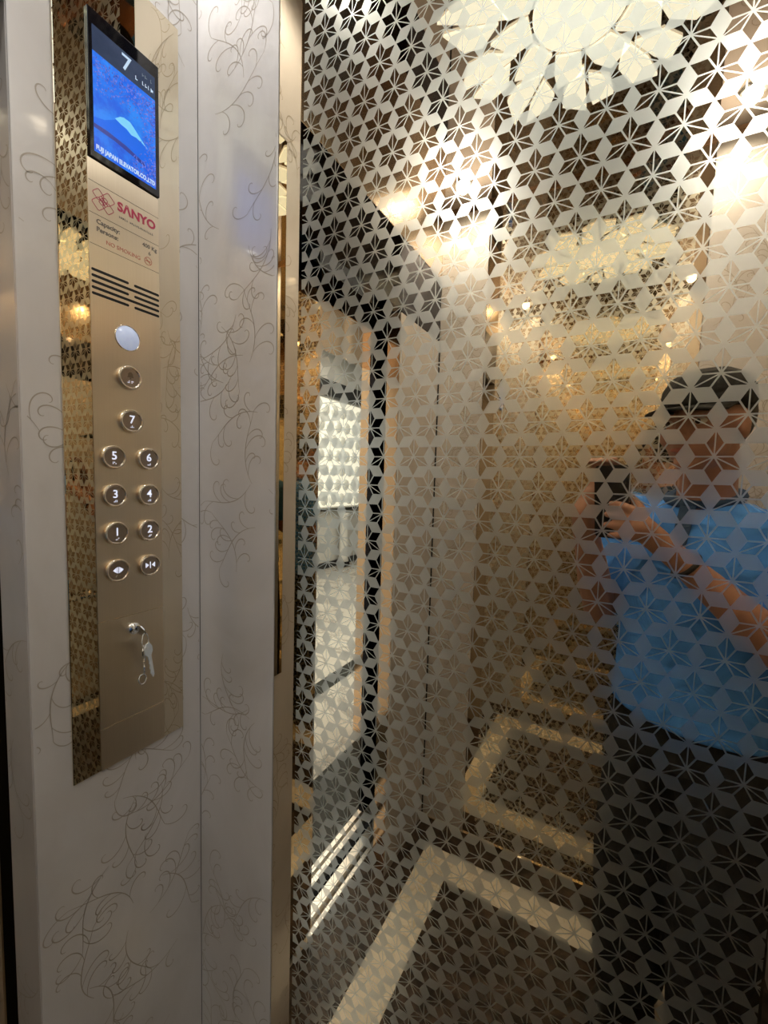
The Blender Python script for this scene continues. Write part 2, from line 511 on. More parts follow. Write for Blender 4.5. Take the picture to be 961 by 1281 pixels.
# --- back wall: gold mirror between pearl strips, with a handrail
bw = struct(obj('wall_back', B(XB + 0.004, XB + 0.05, YO, YM, 0, ZC), 'shaft_black'))
obj('pearl_panel', B(XB, XB + 0.0035, -0.16, -0.001, 0, ZC, bev=0.0008), 'pearl_white_steel', bw)
obj('pearl_panel', B(XB, XB + 0.0035, YO + 0.001, YO + 0.16, 0, ZC, bev=0.0008), 'pearl_white_steel', bw)
obj('gold_panel', B(XB, XB + 0.0035, YO + 0.162, -0.162, 0, ZC), 'gold_mirror', bw)
hr = empty('handrail', (XB - 0.045, -0.56, 0.95), 'polished gold tubular handrail fixed along the back wall of the lift', 'handrail')
part('rail', tube(bmesh.new(), [(XB - 0.004, -0.20, 0.985), (XB - 0.03, -0.20, 0.985), (XB - 0.036, -0.208, 0.985), (XB - 0.036, -0.40, 0.985)], 0.009, 16), 'gold_mirror', hr, True)
for yb in (-0.24, -0.36):
    part('bracket', lathe(bmesh.new(), [(0, 0), (0.016, 0), (0.016, 0.004), (0.006, 0.006), (0.006, 0.033)], (XB, yb, 0.985), (-1, 0, 0), 20), 'gold_mirror', hr, True)

# --- front wall: left return (control column), right return, header, fascia
fw_ = struct(obj('wall_front', B(XF - 0.080, XF - 0.004, -0.2615, 0.0, 0.0, ZC), 'shaft_black'))
obj('pearl_panel', B(XF - 0.0035, XF, -0.2655, -0.001, 0.0, ZC, bev=0.0012), 'pearl_white_steel', fw_)
obj('jamb_panel', B(XF - 0.082, XF - 0.0045, -0.2655, -0.2620, 0.0, ZC, bev=0.0008), 'pearl_white_steel', fw_)
s = obj('scroll_pattern', scrolls((-0.263, -0.003, 0.02, ZC - 0.02), lambda u, z: (XF + 0.0003, u, z), 31, 330), 'scroll_etch', fw_); s['kind'] = 'stuff'
s = obj('scroll_pattern', scrolls((XF - 0.080, XF - 0.006, 0.02, ZC - 0.02), lambda u, z: (u, -0.2658, z), 33, 330), 'scroll_etch', fw_); s['kind'] = 'stuff'
rr = struct(obj('trim_1', B(XF - 0.050, XF - 0.0045, YO, -0.786, 0.0, 2.03), 'shaft_black'))
obj('pearl_panel', B(XF - 0.004, XF, YO + 0.001, -0.783, 0.0, 2.03, bev=0.001), 'pearl_white_steel', rr)
obj('copper_jamb', B(XF - 0.050, XF - 0.0045, -0.7855, -0.7825, 0.0, 2.03), 'copper_polish', rr)
obj('black_gasket', B(XF + 0.0002, XF + 0.004, YO + 0.0002, YO + 0.006, 0.012, 2.02), 'slot_black', rr)
hd = struct(obj('trim_2', B(XF - 0.06, XF - 0.001, YO, -0.2665, 2.034, 2.266, bev=0.001), 'dark_polish'))
fa = struct(obj('trim_3', B(XF - 0.06, XF, YO, -0.2665, 2.268, ZC, bev=0.001), 'champagne_satin'))

# shaft surrounds, so that no light leaks in
for nm, a in (('wall_shaft_right', (-1.0, XF - 0.07, 0.05, 0.08, -0.3, 2.7)), ('wall_shaft_left', (-0.93, XF - 0.062, -1.25, -1.22, -0.3, 2.7))):
    struct(obj(nm, B(*a), 'shaft_black'))
struct(obj('trim_4', B(-0.93, XF - 0.07, -1.22, 0.05, 2.6, 2.7), 'shaft_black'))

# --- sliding car door, parked partly across the opening
cd_ = empty('car_door', (-0.80, -0.25, 0.012), 'polished gold sliding lift door leaf standing half across the doorway', 'lift door')
part('leaf', B(-0.822, -0.787, -0.487, -0.02, 0.012, 2.08, bev=0.0015), 'gold_mirror', cd_)
part('edge_strip', B(-0.820, -0.789, -0.4915, -0.4875, 0.014, 2.07, bev=0.001), 'copper_polish', cd_)
part('door_shoe', B(-0.812, -0.797, -0.45, -0.40, -0.008, 0.0115), 'black_rubber', cd_)
part('door_shoe', B(-0.812, -0.797, -0.12, -0.07, -0.008, 0.0115), 'black_rubber', cd_)
# sills: grooved aluminium
def sill(name, xs, lab, x_end):
    t = empty(name, ((xs[0][0] + xs[-1][1]) / 2, -0.6, -0.02), lab, 'door sill')
    for a, b in xs:
        part('track_bar', B(a, b, -1.215, 0.045, -0.02, 0.0, bev=0.0008), 'brushed_aluminium', t)
    part('base_plate', B(xs[0][0], xs[-1][1], -1.215, 0.045, -0.03, -0.0205), 'brushed_steel', t)
    return t
sill('car_sill', [(-0.848, -0.815), (-0.797, -0.7815)], 'grooved aluminium door sill at the edge of the lift floor', 0)
sill('landing_sill', [(-0.937, -0.917), (-0.905, -0.884)], 'grooved aluminium door sill on the landing side of the gap', 0)

# landing: black granite threshold, marble hall floor, portal
hf = struct(obj('floor_hall', B(-9.0, -0.9375, -12.0, 0.3, -0.12, -0.032), 'shaft_black'))
obj('granite_step', B(-1.219, -0.939, -1.9, 0.2, -0.03, 0.0, bev=0.001), 'black_granite', hf)
for i in range(6):
    for j in range(8):
        x1 = -1.221 - i * 0.8; y1 = 0.2 - j * 0.8
        mt = 'white_marble'
        xa, xb_ = x1 - 0.799, x1
        if i == 0:
            obj('granite_band', B(x1 - 0.60, x1 - 0.48, y1 - 0.799, y1, -0.03, 0.0), 'black_granite', hf)
            obj('marble_tile', B(x1 - 0.799, x1 - 0.601, y1 - 0.799, y1, -0.03, 0.0), mt, hf)
            xa = x1 - 0.479
        obj('marble_tile', B(xa, xb_, y1 - 0.799, y1, -0.03, 0.0), mt, hf)
struct(obj('trim_5', B(-1.29, -0.941, -1.56, -1.50, 0.0, 2.4, bev=0.002), 'copper_polish'))
struct(obj('trim_6', B(-1.29, -0.941, -1.498, 0.20, 2.08, 2.4, bev=0.002), 'copper_polish'))
struct(obj('wall_landing', B(-1.25, -0.945, -4.4, -1.562, 0.0, 3.4), 'hall_white'))
struct(obj('wall_landing_top', B(-1.25, -0.945, -1.56, 0.20, 2.402, 3.4), 'hall_white'))
ld = empty('landing_door', (-0.913, -1.11, 0.012), 'dark brushed landing door leaf parked at the far side of the doorway', 'lift door')
part('leaf', B(-0.925, -0.901, -1.215, -0.990, 0.012, 2.06, bev=0.0015), 'dark_satin', ld)
part('door_shoe', B(-0.9155, -0.9065, -1.15, -1.10, -0.008, 0.0115), 'black_rubber', ld)
struct(obj('ceiling_hall', B(-7, -0.945, -10, 0.3, 3.4, 3.5), 'hall_white'))
struct(obj('wall_hall_side', B(-7, -0.93, 0.21, 0.3, 0, 3.4), 'hall_white'))
# far hall wall: pale stone below, ornamental glazed screen above
hw = struct(obj('wall_hall', B(-4.30, -4.12, -10, 0.3, 0.0, 3.4), 'hall_white'))
struct(obj('baseboard_hall', B(-4.12, -4.10, -9.9, 0.2, 0.0, 0.10), 'hall_dark'))
struct(obj('trim_7', B(-4.12, -4.06, -9.9, 0.2, 0.93, 0.98, bev=0.005), 'brushed_steel'))
struct(obj('trim_8', B(-4.12, -4.05, -9.9, 0.2, 2.74, 2.98, bev=0.01), 'hall_dark'))
wn = empty('glazed_screen', (-4.10, -5.3, 1.0), 'bright ornamental glass screen of round bosses on the far hall wall', 'glass screen')
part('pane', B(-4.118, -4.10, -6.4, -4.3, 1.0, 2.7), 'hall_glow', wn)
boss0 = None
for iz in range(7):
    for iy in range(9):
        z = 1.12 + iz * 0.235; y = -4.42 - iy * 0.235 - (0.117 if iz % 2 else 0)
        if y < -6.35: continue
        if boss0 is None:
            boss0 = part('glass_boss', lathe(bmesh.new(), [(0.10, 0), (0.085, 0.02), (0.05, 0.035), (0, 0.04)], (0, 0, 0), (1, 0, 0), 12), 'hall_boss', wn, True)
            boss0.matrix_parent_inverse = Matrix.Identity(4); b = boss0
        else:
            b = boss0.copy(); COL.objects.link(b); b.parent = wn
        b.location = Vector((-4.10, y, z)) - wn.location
pe = empty('pedestal', (-3.95, -5.25, 0.0), 'slim pale round pedestal on black feet before the far hall wall', 'pedestal')
part('column', lathe(bmesh.new(), [(0, 0.10), (0.085, 0.10), (0.075, 0.16), (0.07, 0.8), (0.09, 0.88), (0.09, 0.90), (0, 0.90)], (-3.95, -5.25, 0), (0, 0, 1), 24), 'hall_white', pe, True)
for dy in (-0.09, 0.0, 0.09):
    part('foot', lathe(bmesh.new(), [(0, 0), (0.04, 0.01), (0.055, 0.05), (0.04, 0.09), (0, 0.10)], (-3.95, -5.25 + dy, 0), (0, 0, 1), 14), 'black_rubber', pe, True)

# ------------------------------------------------------------------ ceiling lamp: acrylic disc and shard petals
LC = Vector((-0.145, -0.552))
cl = empty('ceiling_light', (LC.x, LC.y, ZC - 0.012), 'round backlit acrylic ceiling light, a pale disc ringed by glowing shard-shaped petals', 'ceiling light')
part('back_plate', lathe(bmesh.new(), [(0, 0), (0.315, 0), (0.315, -0.002), (0, -0.002)], (LC.x, LC.y, ZC - 0.0002), (0, 0, 1), 64), 'ceiling_mirror', cl)
part('disc', lathe(bmesh.new(), [(0, -0.008), (0.095, -0.008), (0.098, -0.004), (0.095, -0.0023), (0, -0.0023)], (LC.x, LC.y, ZC), (0, 0, 1), 48), 'lamp_disc', cl)
rl = random.Random(5)
def P2(r, a): return (LC.x + r * math.cos(a), LC.y + r * math.sin(a))
def shard(pts):
    part('petal', prism(bmesh.new(), [(x, y, ZC - 0.0085) for x, y in pts], (0, 0, 0.006)), 'lamp_acrylic', cl)
NP = 10
for i in range(NP):
    a = 2 * PI * i / NP
    w_ = PI / NP
    j = lambda s: rl.uniform(-s, s)
    # inner arrowheads
    shard([P2(0.109, a - w_ * 0.92), P2(0.107, a + w_ * 0.80), P2(0.160 + j(0.01), a + w_ * 0.88 + j(0.04)), P2(0.192 + j(0.008), a + j(0.05)), P2(0.150, a - w_ * 0.55)])
    # outer broken leaves in two halves
    a2 = a + w_
    tip = 0.298 + j(0.014)
    shard([P2(0.150, a2 - 0.02), P2(0.205, a2 - w_ * 0.86), P2(0.262 + j(0.012), a2 - w_ * 0.80), P2(tip, a2 - 0.05 + j(0.03)), P2(0.235, a2 - 0.02)])
    shard([P2(0.172, a2 + 0.03), P2(0.245, a2 + 0.02), P2(tip - 0.012, a2 + 0.05 + j(0.02)), P2(0.262 + j(0.01), a2 + w_ * 0.72), P2(0.212, a2 + w_ * 0.80)])
# downlights
dl0 = None
labs = ['round ceiling downlight in the front corner away from the etched mirror', 'round ceiling downlight in the rear corner away from the etched mirror',
        'round ceiling downlight in the front corner over the control panel', 'round ceiling downlight in the rear corner beside the etched mirror']
for (sx, sy), lb in zip(SPOTS, labs):
    d = empty('downlight', (sx, sy, ZC), lb, 'downlight', 'ceiling downlights')
    if dl0 is None:
        r_ = obj('bezel', lathe(bmesh.new(), [(0.021, -0.0005), (0.024, -0.004), (0.031, -0.004), (0.033, -0.0005), (0.033, 0)], (0, 0, 0), (0, 0, 1), 32), 'chrome', d, True)
        l_ = obj('lens', lathe(bmesh.new(), [(0, -0.002), (0.0205, -0.002), (0.0205, -0.0005)], (0, 0, 0), (0, 0, 1), 32), 'spot_lens', d)
        dl0 = (r_, l_)
    else:
        for q in dl0:
            c = q.copy(); COL.objects.link(c); c.parent = d

# ------------------------------------------------------------------ control panel
XP = XF + 0.0015
cp = empty('control_panel', (XP, -0.130, 1.008), 'tall champagne metal lift control panel with screen, buttons and lock on the pearl column', 'control panel')
part('faceplate', B(XF, XF + 0.003, -0.2195, -0.0395, 1.008, 2.190, bev=0.0012), 'champagne_polish', cp)
F = XF + 0.003
def flat(name, y0, y1, z0, z1, mat, par=cp, x=F, t=0.0004, bev=0.0):
    return part(name, B(x, x + t, y0, y1, z0, z1, bev=bev), mat, par)
flat('brushed_insert', -0.1815, -0.0775, 1.0085, 1.0735, 'brushed_champagne', t=0.0012, bev=0.0003)
flat('lock_cover', -0.1815, -0.0775, 1.0745, 1.2425, 'brushed_champagne', t=0.0014, bev=0.0004)
flat('brushed_insert', -0.1815, -0.0775, 1.2435, 1.9065, 'brushed_champagne', t=0.0012, bev=0.0003)
G = F + 0.0012
flat('seam_line', -0.1812, -0.0778, 1.2426, 1.2434, 'bright_line', x=F, t=0.0016)
flat('seam_line', -0.1812, -0.0778, 1.0736, 1.0744, 'bright_line', x=F, t=0.0016)
for z, m_ in ((1.877, 'engraved_line'), (1.8345, 'engraved_line'), (1.7925, 'engraved_line')):
    flat('engraved_line', -0.1805, -0.0782, z - 0.00035, z + 0.00035, m_, x=G, t=0.00015)
# speaker slots
def slot(y0, y1, z, par=cp):
    bm = bmesh.new(); r = 0.0019; n = 8; pts = []
    for k in range(n + 1):
        a = PI / 2 + PI * k / n; pts.append((G, y0 + r + r * math.cos(a), z + r * math.sin(a)))
    for k in range(n + 1):
        a = -PI / 2 + PI * k / n; pts.append((G, y1 - r + r * math.cos(a), z + r * math.sin(a)))
    prism(bm, pts, (0.0003, 0, 0)); part('speaker_slot', bm, 'slot_black', par)
for k in range(5):
    z = 1.7575 - k * 0.0082
    if k in (1, 3): slot(-0.1795, -0.0785, z)
    else: slot(-0.1795, -0.1270, z); slot(-0.1190, -0.0785, z)
# logo: four interlocked rounded squares
def rsq(cy, cz, h, r, rot):
    pts = []
    for q in range(4):
        for k in range(5):
            a = q * PI / 2 + k * PI / 8
            sx = (1 if q in (0, 3) else -1); sz = (1 if q in (0, 1) else -1)
            py = sx * (h - r) + r * math.cos(a); pz = sz * (h - r) + r * math.sin(a)
            pts.append((G + 0.0003, cy + py * math.cos(rot) - pz * math.sin(rot), cz + py * math.sin(rot) + pz * math.cos(rot)))
    return pts
bm = bmesh.new()
LY, LZ2 = -0.1615, 1.8565
for dy, dz, h in ((-0.0066, 0.0066, 0.0058), (0.0066, 0.0060, 0.0068), (-0.0064, -0.0062, 0.0068), (0.0066, -0.0066, 0.0058)):
    tube(bm, rsq(LY + dy, LZ2 + dz, h, 0.0022, PI / 4 + 0.0 * dy), 0.00042, 5, closed=True)
for dy, dz in ((-0.0026, 0.0026), (0.0026, 0.0026), (-0.0026, -0.0026), (0.0026, -0.0026)):
    tube(bm, rsq(LY + dy, LZ2 + dz, 0.0026, 0.001, PI / 4), 0.0004, 5, closed=True)
part('maker_logo', bm, 'print_magenta', cp)
text_obj('maker_name', 'S\u039bNYO', -0.1125, 1.8615, 0.0175, 'print_magenta', cp, G + 0.0002, bold=0.0006)
def tick_bm(y0, y1, z, h, x, seed):
    """a line of print too small to read: short strokes of uneven height"""
    r_ = random.Random(seed); b_ = bmesh.new(); y = y0
    while y < y1:
        w_ = h * r_.uniform(0.35, 0.7)
        if r_.random() > 0.12:
            box(b_, x, x + 0.0002, y, y + w_ * 0.3, z - h / 2, z + h / 2 * r_.uniform(0.5, 1)); box(b_, x, x + 0.0002, y + w_ * 0.3, y + w_, z - h * r_.uniform(-0.3, 0.5), z - h * 0.5 + h * r_.uniform(0.15, 0.3))
        y += w_ + h * 0.28
    return b_
part('small_print', tick_bm(-0.1395, -0.0860, 1.8475, 0.0034, G + 0.0001, 1), 'print_grey', cp)
text_obj('capacity_text', 'Capacity:', -0.1715, 1.8255, 0.0088, 'print_grey', cp, G + 0.0002, align='LEFT', bold=0.0002)
text_obj('capacity_text', '400 Kg', -0.0815, 1.8255, 0.0082, 'print_grey', cp, G + 0.0002, align='RIGHT', bold=0.0001)
text_obj('persons_text', 'Persons:', -0.1715, 1.8150, 0.0088, 'print_grey', cp, G + 0.0002, align='LEFT', bold=0.0002)
text_obj('persons_text', '6', -0.0935, 1.8160, 0.0082, 'print_grey', cp, G + 0.0002)
text_obj('smoking_text', 'NO SMOKING', -0.1335, 1.8020, 0.0080, 'print_red', cp, G + 0.0002)
bm = bmesh.new()
cy, cz, rr_ = -0.0960, 1.8035, 0.0058
tube(bm, [(G + 0.0003, cy + rr_ * math.cos(2 * PI * k / 20), cz + rr_ * math.sin(2 * PI * k / 20)) for k in range(20)], 0.0004, 5, closed=True)
box(bm, G, G + 0.0003, cy - 0.0038, cy + 0.0038, cz - 0.0007, cz + 0.0007)
tube(bm, [(G + 0.0004, cy - 0.0038, cz + 0.0038), (G + 0.0004, cy + 0.0038, cz - 0.0038)], 0.0004, 5)
part('no_smoking_sign', bm, 'print_red', cp)

# display
ds = part('display_screen', B(F, F + 0.004, -0.1790, -0.0770, 1.9080, 2.1010, bev=0.0008), 'screen_bezel', cp)
SX = F + 0.0042
sy0, sy1, sz0, sz1 = -0.1735, -0.0835, 1.9170, 2.0810
zb = 2.048
def sflat(name, y0, y1, z0, z1, mat, x=SX, t=0.0001):
    return obj(name, B(x, x + t, y0, y1, z0, z1), mat, ds)
def spoly(name, pts, mat, x):
    return obj(name, prism(bmesh.new(), [(x, sy0 + u * (sy1 - sy0), sz0 + v * (zb - sz0)) for u, v in pts], (0.0001, 0, 0)), mat, ds)
sflat('status_bar', sy0, sy1, zb, sz1, 'scr_bar')
sflat('picture_sky', sy0, sy1, sz0, zb, 'scr_sky')
spoly('picture_lake', [(0, 0), (1, 0), (1, 0.20), (0, 0.28)], 'scr_lake', SX + 0.0001)
spoly('picture_mountain', [(0, 0.24), (0, 0.34), (0.16, 0.38), (0.30, 0.45), (0.40, 0.52), (0.50, 0.54), (0.60, 0.52), (0.74, 0.44), (0.90, 0.37), (1, 0.34), (1, 0.20)], 'scr_ridge', SX + 0.0002)
spoly('picture_snow', [(0.32, 0.475), (0.40, 0.53), (0.46, 0.55), (0.56, 0.55), (0.62, 0.52), (0.74, 0.45), (0.86, 0.39), (0.74, 0.42), (0.66, 0.43), (0.58, 0.42), (0.50, 0.45), (0.42, 0.455)], 'scr_snow', SX + 0.0003)
spoly('picture_shore', [(0, 0.24), (0.3, 0.235), (0.62, 0.20), (0.8, 0.17), (0.8, 0.21), (0.5, 0.265), (0.2, 0.285), (0, 0.28)], 'scr_shore', SX + 0.0003)
bm = bmesh.new(); rb = random.Random(3)
def blob(u, v, s):
    y = sy0 + u * (sy1 - sy0); z = sz0 + v * (zb - sz0)
    n = 5; a0 = rb.uniform(0, 6)
    y = min(max(y, sy0 + s), sy1 - s); z = min(max(z, sz0 + s), zb - s)
    vs = [bm.verts.new((SX + 0.0005 + rb.uniform(0, 0.0001), y + s * math.cos(a0 + 2 * PI * k / n), z + s * math.sin(a0 + 2 * PI * k / n))) for k in range(n)]
    bm.faces.new(vs)
for _ in range(950):
    t_ = rb.random()
    if t_ < 0.5: u, v = rb.random(), 1 - abs(rb.gauss(0, 0.13)) - 0.12 * rb.random()
    elif t_ < 0.85: u, v = 1 - abs(rb.gauss(0, 0.11)), rb.random()
    else: u, v = 0.6 + 0.4 * rb.random(), 0.22 * rb.random() + 0.02
    if 0 < u < 1 and 0 < v < 1: blob(u, v, rb.uniform(0.0006, 0.0014))
bmesh.ops.recalc_face_normals(bm, faces=bm.faces)
tag(obj('picture_blossom', bm, 'scr_blossom', ds), kind='stuff')
text_obj('floor_number', '7', -0.1270, 2.0655, 0.030, 'scr_text', ds, SX + 0.0003, bold=0.0002)
obj('clock_line', tick_bm(-0.1075, -0.0875, 2.0705, 0.0055, SX + 0.0002, 4), 'scr_grey', ds)
obj('date_line', tick_bm(-0.1140, -0.0860, 2.0585, 0.0058, SX + 0.0002, 5), 'scr_text', ds)
text_obj('ticker_text', 'FUJI JAPAN ELEVATOR.CO.,LTD', (sy0 + sy1) / 2, sz0 + 0.0065, 0.0088, 'scr_text', ds, SX + 0.0008, sy=0.70, bold=0.0003)

# indicator lens
tag(part('indicator_lens', lathe(bmesh.new(), [(0, 0.0016), (0.0165, 0.0014), (0.0178, 0.0)], (G, -0.1300, 1.6755), (1, 0, 0), 40), 'lens_pale', cp, True))
part('lens_ring', lathe(bmesh.new(), [(0.0176, 0.0), (0.0182, 0.0012), (0.0190, 0.0012), (0.0196, 0.0)], (G, -0.1300, 1.6755), (1, 0, 0), 40), 'bezel_champagne', cp, True)

# push buttons
PZ = 1.493; PD = 0.0578
btns = [(-0.1305, 1.6155, 'bell'), (-0.1290, 1.5500, '7'), (-0.1565, PZ, '5'), (-0.1030, PZ, '6'), (-0.1560, PZ - PD, '3'), (-0.1030, PZ - PD, '4'),
        (-0.1545, PZ - 2 * PD, '1'), (-0.1030, PZ - 2 * PD, '2'), (-0.1540, PZ - 3 * PD, 'open'), (-0.1030, PZ - 3 * PD, 'close')]
def dots(bm, y, z, pat):
    for (i, j) in pat:
        lathe(bm, [(0, 0.0007), (0.0005, 0.0005), (0.0007, 0)], (G + 0.0066, y + i * 0.0020, z + j * 0.0020), (1, 0, 0), 6)
bz0 = fc0 = None
for y, z, s in btns:
    if bz0 is None:
        bz0 = part('push_button', lathe(bmesh.new(), [(0.0180, 0.0), (0.0182, 0.0045), (0.0174, 0.0074), (0.0160, 0.0080), (0.0146, 0.0076), (0.0142, 0.0060), (0.0, 0.0060)], (0, 0, 0), (1, 0, 0), 40), 'bezel_champagne', cp, True)
        bz0.matrix_parent_inverse = Matrix.Identity(4); bb = bz0
    else:
        bb = bz0.copy(); COL.objects.link(bb); bb.parent = cp
    bb.location = Vector((G, y, z)) - cp.location
    def sub(name, bm, mat):
        o = obj(name, bm, mat, bb); o.matrix_parent_inverse = Matrix.Translation(-Vector((G, y, z))); return o
    if fc0 is None:
        fc0 = obj('button_face', lathe(bmesh.new(), [(0, 0.0065), (0.0141, 0.0065), (0.0143, 0.0061)], (0, 0, 0), (1, 0, 0), 36), 'button_face', bb, False)
    else:
        c = fc0.copy(); COL.objects.link(c); c.parent = bb
    if s == 'bell':
        bb['label'] = 'alarm button with bell symbol, topmost'
        prof = [(-0.0052, -0.001), (-0.0040, 0.0010), (-0.0036, 0.0045), (-0.0018, 0.0068), (0, 0.0074), (0.0018, 0.0068), (0.0036, 0.0045), (0.0040, 0.0010), (0.0052, -0.001)]
        bm = bmesh.new(); prism(bm, [(G + 0.0065, y + a, z + 0.001 + b) for a, b in prof], (0.0003, 0, 0))
        prism(bm, [(G + 0.0065, y + 0.0014 * math.cos(k * PI / 4), z - 0.0014 + 0.0012 * math.sin(k * PI / 4)) for k in range(8)], (0.0003, 0, 0))
        sub('bell_symbol', bm, 'bell_dark')
        bm = bmesh.new(); dots(bm, y, z - 0.0075, [(-2, 0), (-1, 0), (-1, 1), (1, 0), (1, 1), (2, 1)]); sub('braille_dots', bm, 'glow_white')
    elif s in ('open', 'close'):
        bb['label'] = 'door ' + s + ' button with two arrowheads about a bar'
        bm = bmesh.new()
        bw_ = 0.0009 if s == 'open' else 0.0005
        if s == 'open':
            box(bm, G + 0.0065, G + 0.0068, y - 0.0018, y - 0.0007, z - 0.0040, z + 0.0055); box(bm, G + 0.0065, G + 0.0068, y + 0.0007, y + 0.0018, z - 0.0040, z + 0.0055)
        else: box(bm, G + 0.0065, G + 0.0068, y - 0.0006, y + 0.0006, z - 0.0045, z + 0.0060)
        for sg in (-1, 1):
            a, b_ = (0.0026, 0.0078) if s == 'open' else (0.0078, 0.0024)
            prism(bm, [(G + 0.0065, y + sg * a, z + 0.0050), (G + 0.0065, y + sg * b_, z + 0.0008), (G + 0.0065, y + sg * a, z - 0.0034)], (0.0003, 0, 0))
        sub('arrow_symbol', bm, 'glow_white')
        bm = bmesh.new(); dots(bm, y, z - 0.0085, [(-2, 0), (-1, 1), (0, 0), (1, 0), (2, 1)]); sub('braille_dots', bm, 'bezel_champagne')
    else:
        bb['label'] = 'floor button marked ' + s
        o = text_obj('digit', s, y, z + 0.0018, 0.0170, 'glow_white', bb, G + 0.0066, bold=0.00015)
        o.matrix_parent_inverse = Matrix.Translation(-Vector((G, y, z)))
        pat = {'1': [(-1, 0), (0, 0), (1, 1)], '2': [(-1, 0), (0, 0), (0, 1), (1, 1)], '3': [(-1, 0), (0, 0), (0, 1), (1, 0), (1, 1)], '4': [(-1, 0), (0, 1), (1, 0), (1, 1), (0, 0)],
               '5': [(-1, 0), (-1, 1), (1, 0), (0, 1)], '6': [(-1, 0), (0, 0), (1, 0), (1, 1)], '7': [(-1, 0), (0, 0), (0, 1), (1, 0)]}[s]
        bm = bmesh.new(); dots(bm, y, z - 0.0095, pat); sub('braille_dots', bm, 'glow_white')
# lock on the service cover
GL = F + 0.0014
part('lock_cylinder', lathe(bmesh.new(), [(0, 0.0060), (0.0045, 0.0060), (0.0052, 0.0052), (0.0085, 0.0048), (0.0095, 0.0030), (0.0098, 0.0)], (GL, -0.1290, 1.2200), (1, 0, 0), 32), 'chrome', cp, True)

# key bunch hanging from the lock
kb = empty('key_bunch', (GL + 0.007, -0.1290, 1.2200), 'small bunch of chrome keys on a split ring hanging from the panel lock', 'keys')
def key_bm(origin, down, flat_n, L=0.052):
    bm = bmesh.new(); o = Vector(origin); dn = Vector(down).normalized(); n = Vector(flat_n).normalized(); sd = dn.cross(n).normalized()
    def q(a, b): return o + dn * a + sd * b
    pts = [q(-0.004, 0.0035), q(0.004, 0.0085), q(0.012, 0.0085), q(0.018, 0.0035)]
    steps = [(0.022, 0.0034), (0.025, 0.0022), (0.028, 0.0034), (0.032, 0.0018), (0.036, 0.0034), (0.040, 0.0022), (0.044, 0.0034), (0.047, 0.0020)]
    pts += [q(a * L / 0.052, b) for a, b in steps] + [q(L, 0.0), q(L - 0.003, -0.0034), q(0.018, -0.0034), q(0.012, -0.0085), q(0.004, -0.0085), q(-0.004, -0.0035)]
    prism(bm, [p - n * 0.0009 for p in pts], n * 0.0018)
    return bm
def ring_bm(c, r, ax, t=0.0009):
    bm = bmesh.new(); x, y, z = frame_from(Vector(ax))
    return tube(bm, [Vector(c) + (x * math.cos(2 * PI * k / 24) + y * math.sin(2 * PI * k / 24)) * r for k in range(24)], t, 8, closed=True)
part('key', key_bm((GL + 0.026, -0.1290 + 0.001, 1.2200), (-1, 0, 0.0), (0, 1, 0.25), 0.030), 'chrome', kb)
part('split_ring', ring_bm((GL + 0.026, -0.1255, 1.2035), 0.0125, (0.75, 0.6, 0.1)), 'chrome', kb, True)
part('key', key_bm((GL + 0.024, -0.1205, 1.1935), (0.02, 0.14, -1.0), (0.93, 0.35, 0.05), 0.055), 'key_nickel', kb)
part('key', key_bm((GL + 0.019, -0.1235, 1.1920), (-0.05, 0.05, -1.0), (0.7, 0.7, 0.0), 0.045), 'chrome', kb)
part('small_ring', ring_bm((GL + 0.012, -0.1225, 1.1355), 0.0075, (0.95, 0.25, 0.15), 0.0010), 'chrome', kb, True)
part('key_chain', tube(bmesh.new(), [(GL + 0.019, -0.1200, 1.1930), (GL + 0.016, -0.1195, 1.17), (GL + 0.013, -0.1205, 1.143)], 0.0010, 8), 'chrome', kb, True)

# ------------------------------------------------------------------ the photographer
def capsule(bm, p0, r0, p1, r1, n=14):
    p0, p1 = Vector(p0), Vector(p1); ax = p1 - p0; L = ax.length
    prof = []
    for k in range(5): a = -PI / 2 + PI / 2 * k / 4.0; prof.append((r0 * math.cos(a), r0 * math.sin(a)))
    for k in range(1, 5): a = PI / 2 * k / 4.0; prof.append((r1 * math.cos(a), L + r1 * math.sin(a)))
    prof.insert(5, (r1, L))
    prof = [(0 if r < 1e-5 else r, h) for r, h in prof]
    return lathe(bm, prof, p0, ax, n)
def ellip(bm, c, ax, rads, u=20, v=12):
    X, Y, Z = ax; rings = []
    c = Vector(c)
    for i in range(v + 1):
        a = -PI / 2 + PI * i / v
        r, h = math.cos(a), math.sin(a)
        if i in (0, v): rings.append([bm.verts.new(c + Z * h * rads[2])])
        else: rings.append([bm.verts.new(c + X * (r * rads[0] * math.cos(2 * PI * k / u)) + Y * (r * rads[1] * math.sin(2 * PI * k / u)) + Z * h * rads[2]) for k in range(u)])
    for a, b in zip(rings, rings[1:]):
        for k in range(u):
            k2 = (k + 1) % u
            if len(a) == 1: bm.faces.new((a[0], b[k], b[k2]))
            elif len(b) == 1: bm.faces.new((a[k], a[k2], b[0]))
            else: bm.faces.new((a[k], a[k2], b[k2], b[k]))
    bmesh.ops.recalc_face_normals(bm, faces=bm.faces)
def loft(bm, rings_def, X, Y, n=28):
    """rings_def: (centre, rx, ry)"""
    rings = [[bm.verts.new(Vector(c) + X * (rx * math.cos(2 * PI * k / n)) + Y * (ry * math.sin(2 * PI * k / n))) for k in range(n)] for c, rx, ry in rings_def]
    for a, b in zip(rings, rings[1:]):
        for k in range(n): bm.faces.new((a[k], a[(k + 1) % n], b[(k + 1) % n], b[k]))
    bm.faces.new(list(reversed(rings[0]))); bm.faces.new(rings[-1])
    bmesh.ops.recalc_face_normals(bm, faces=bm.faces)
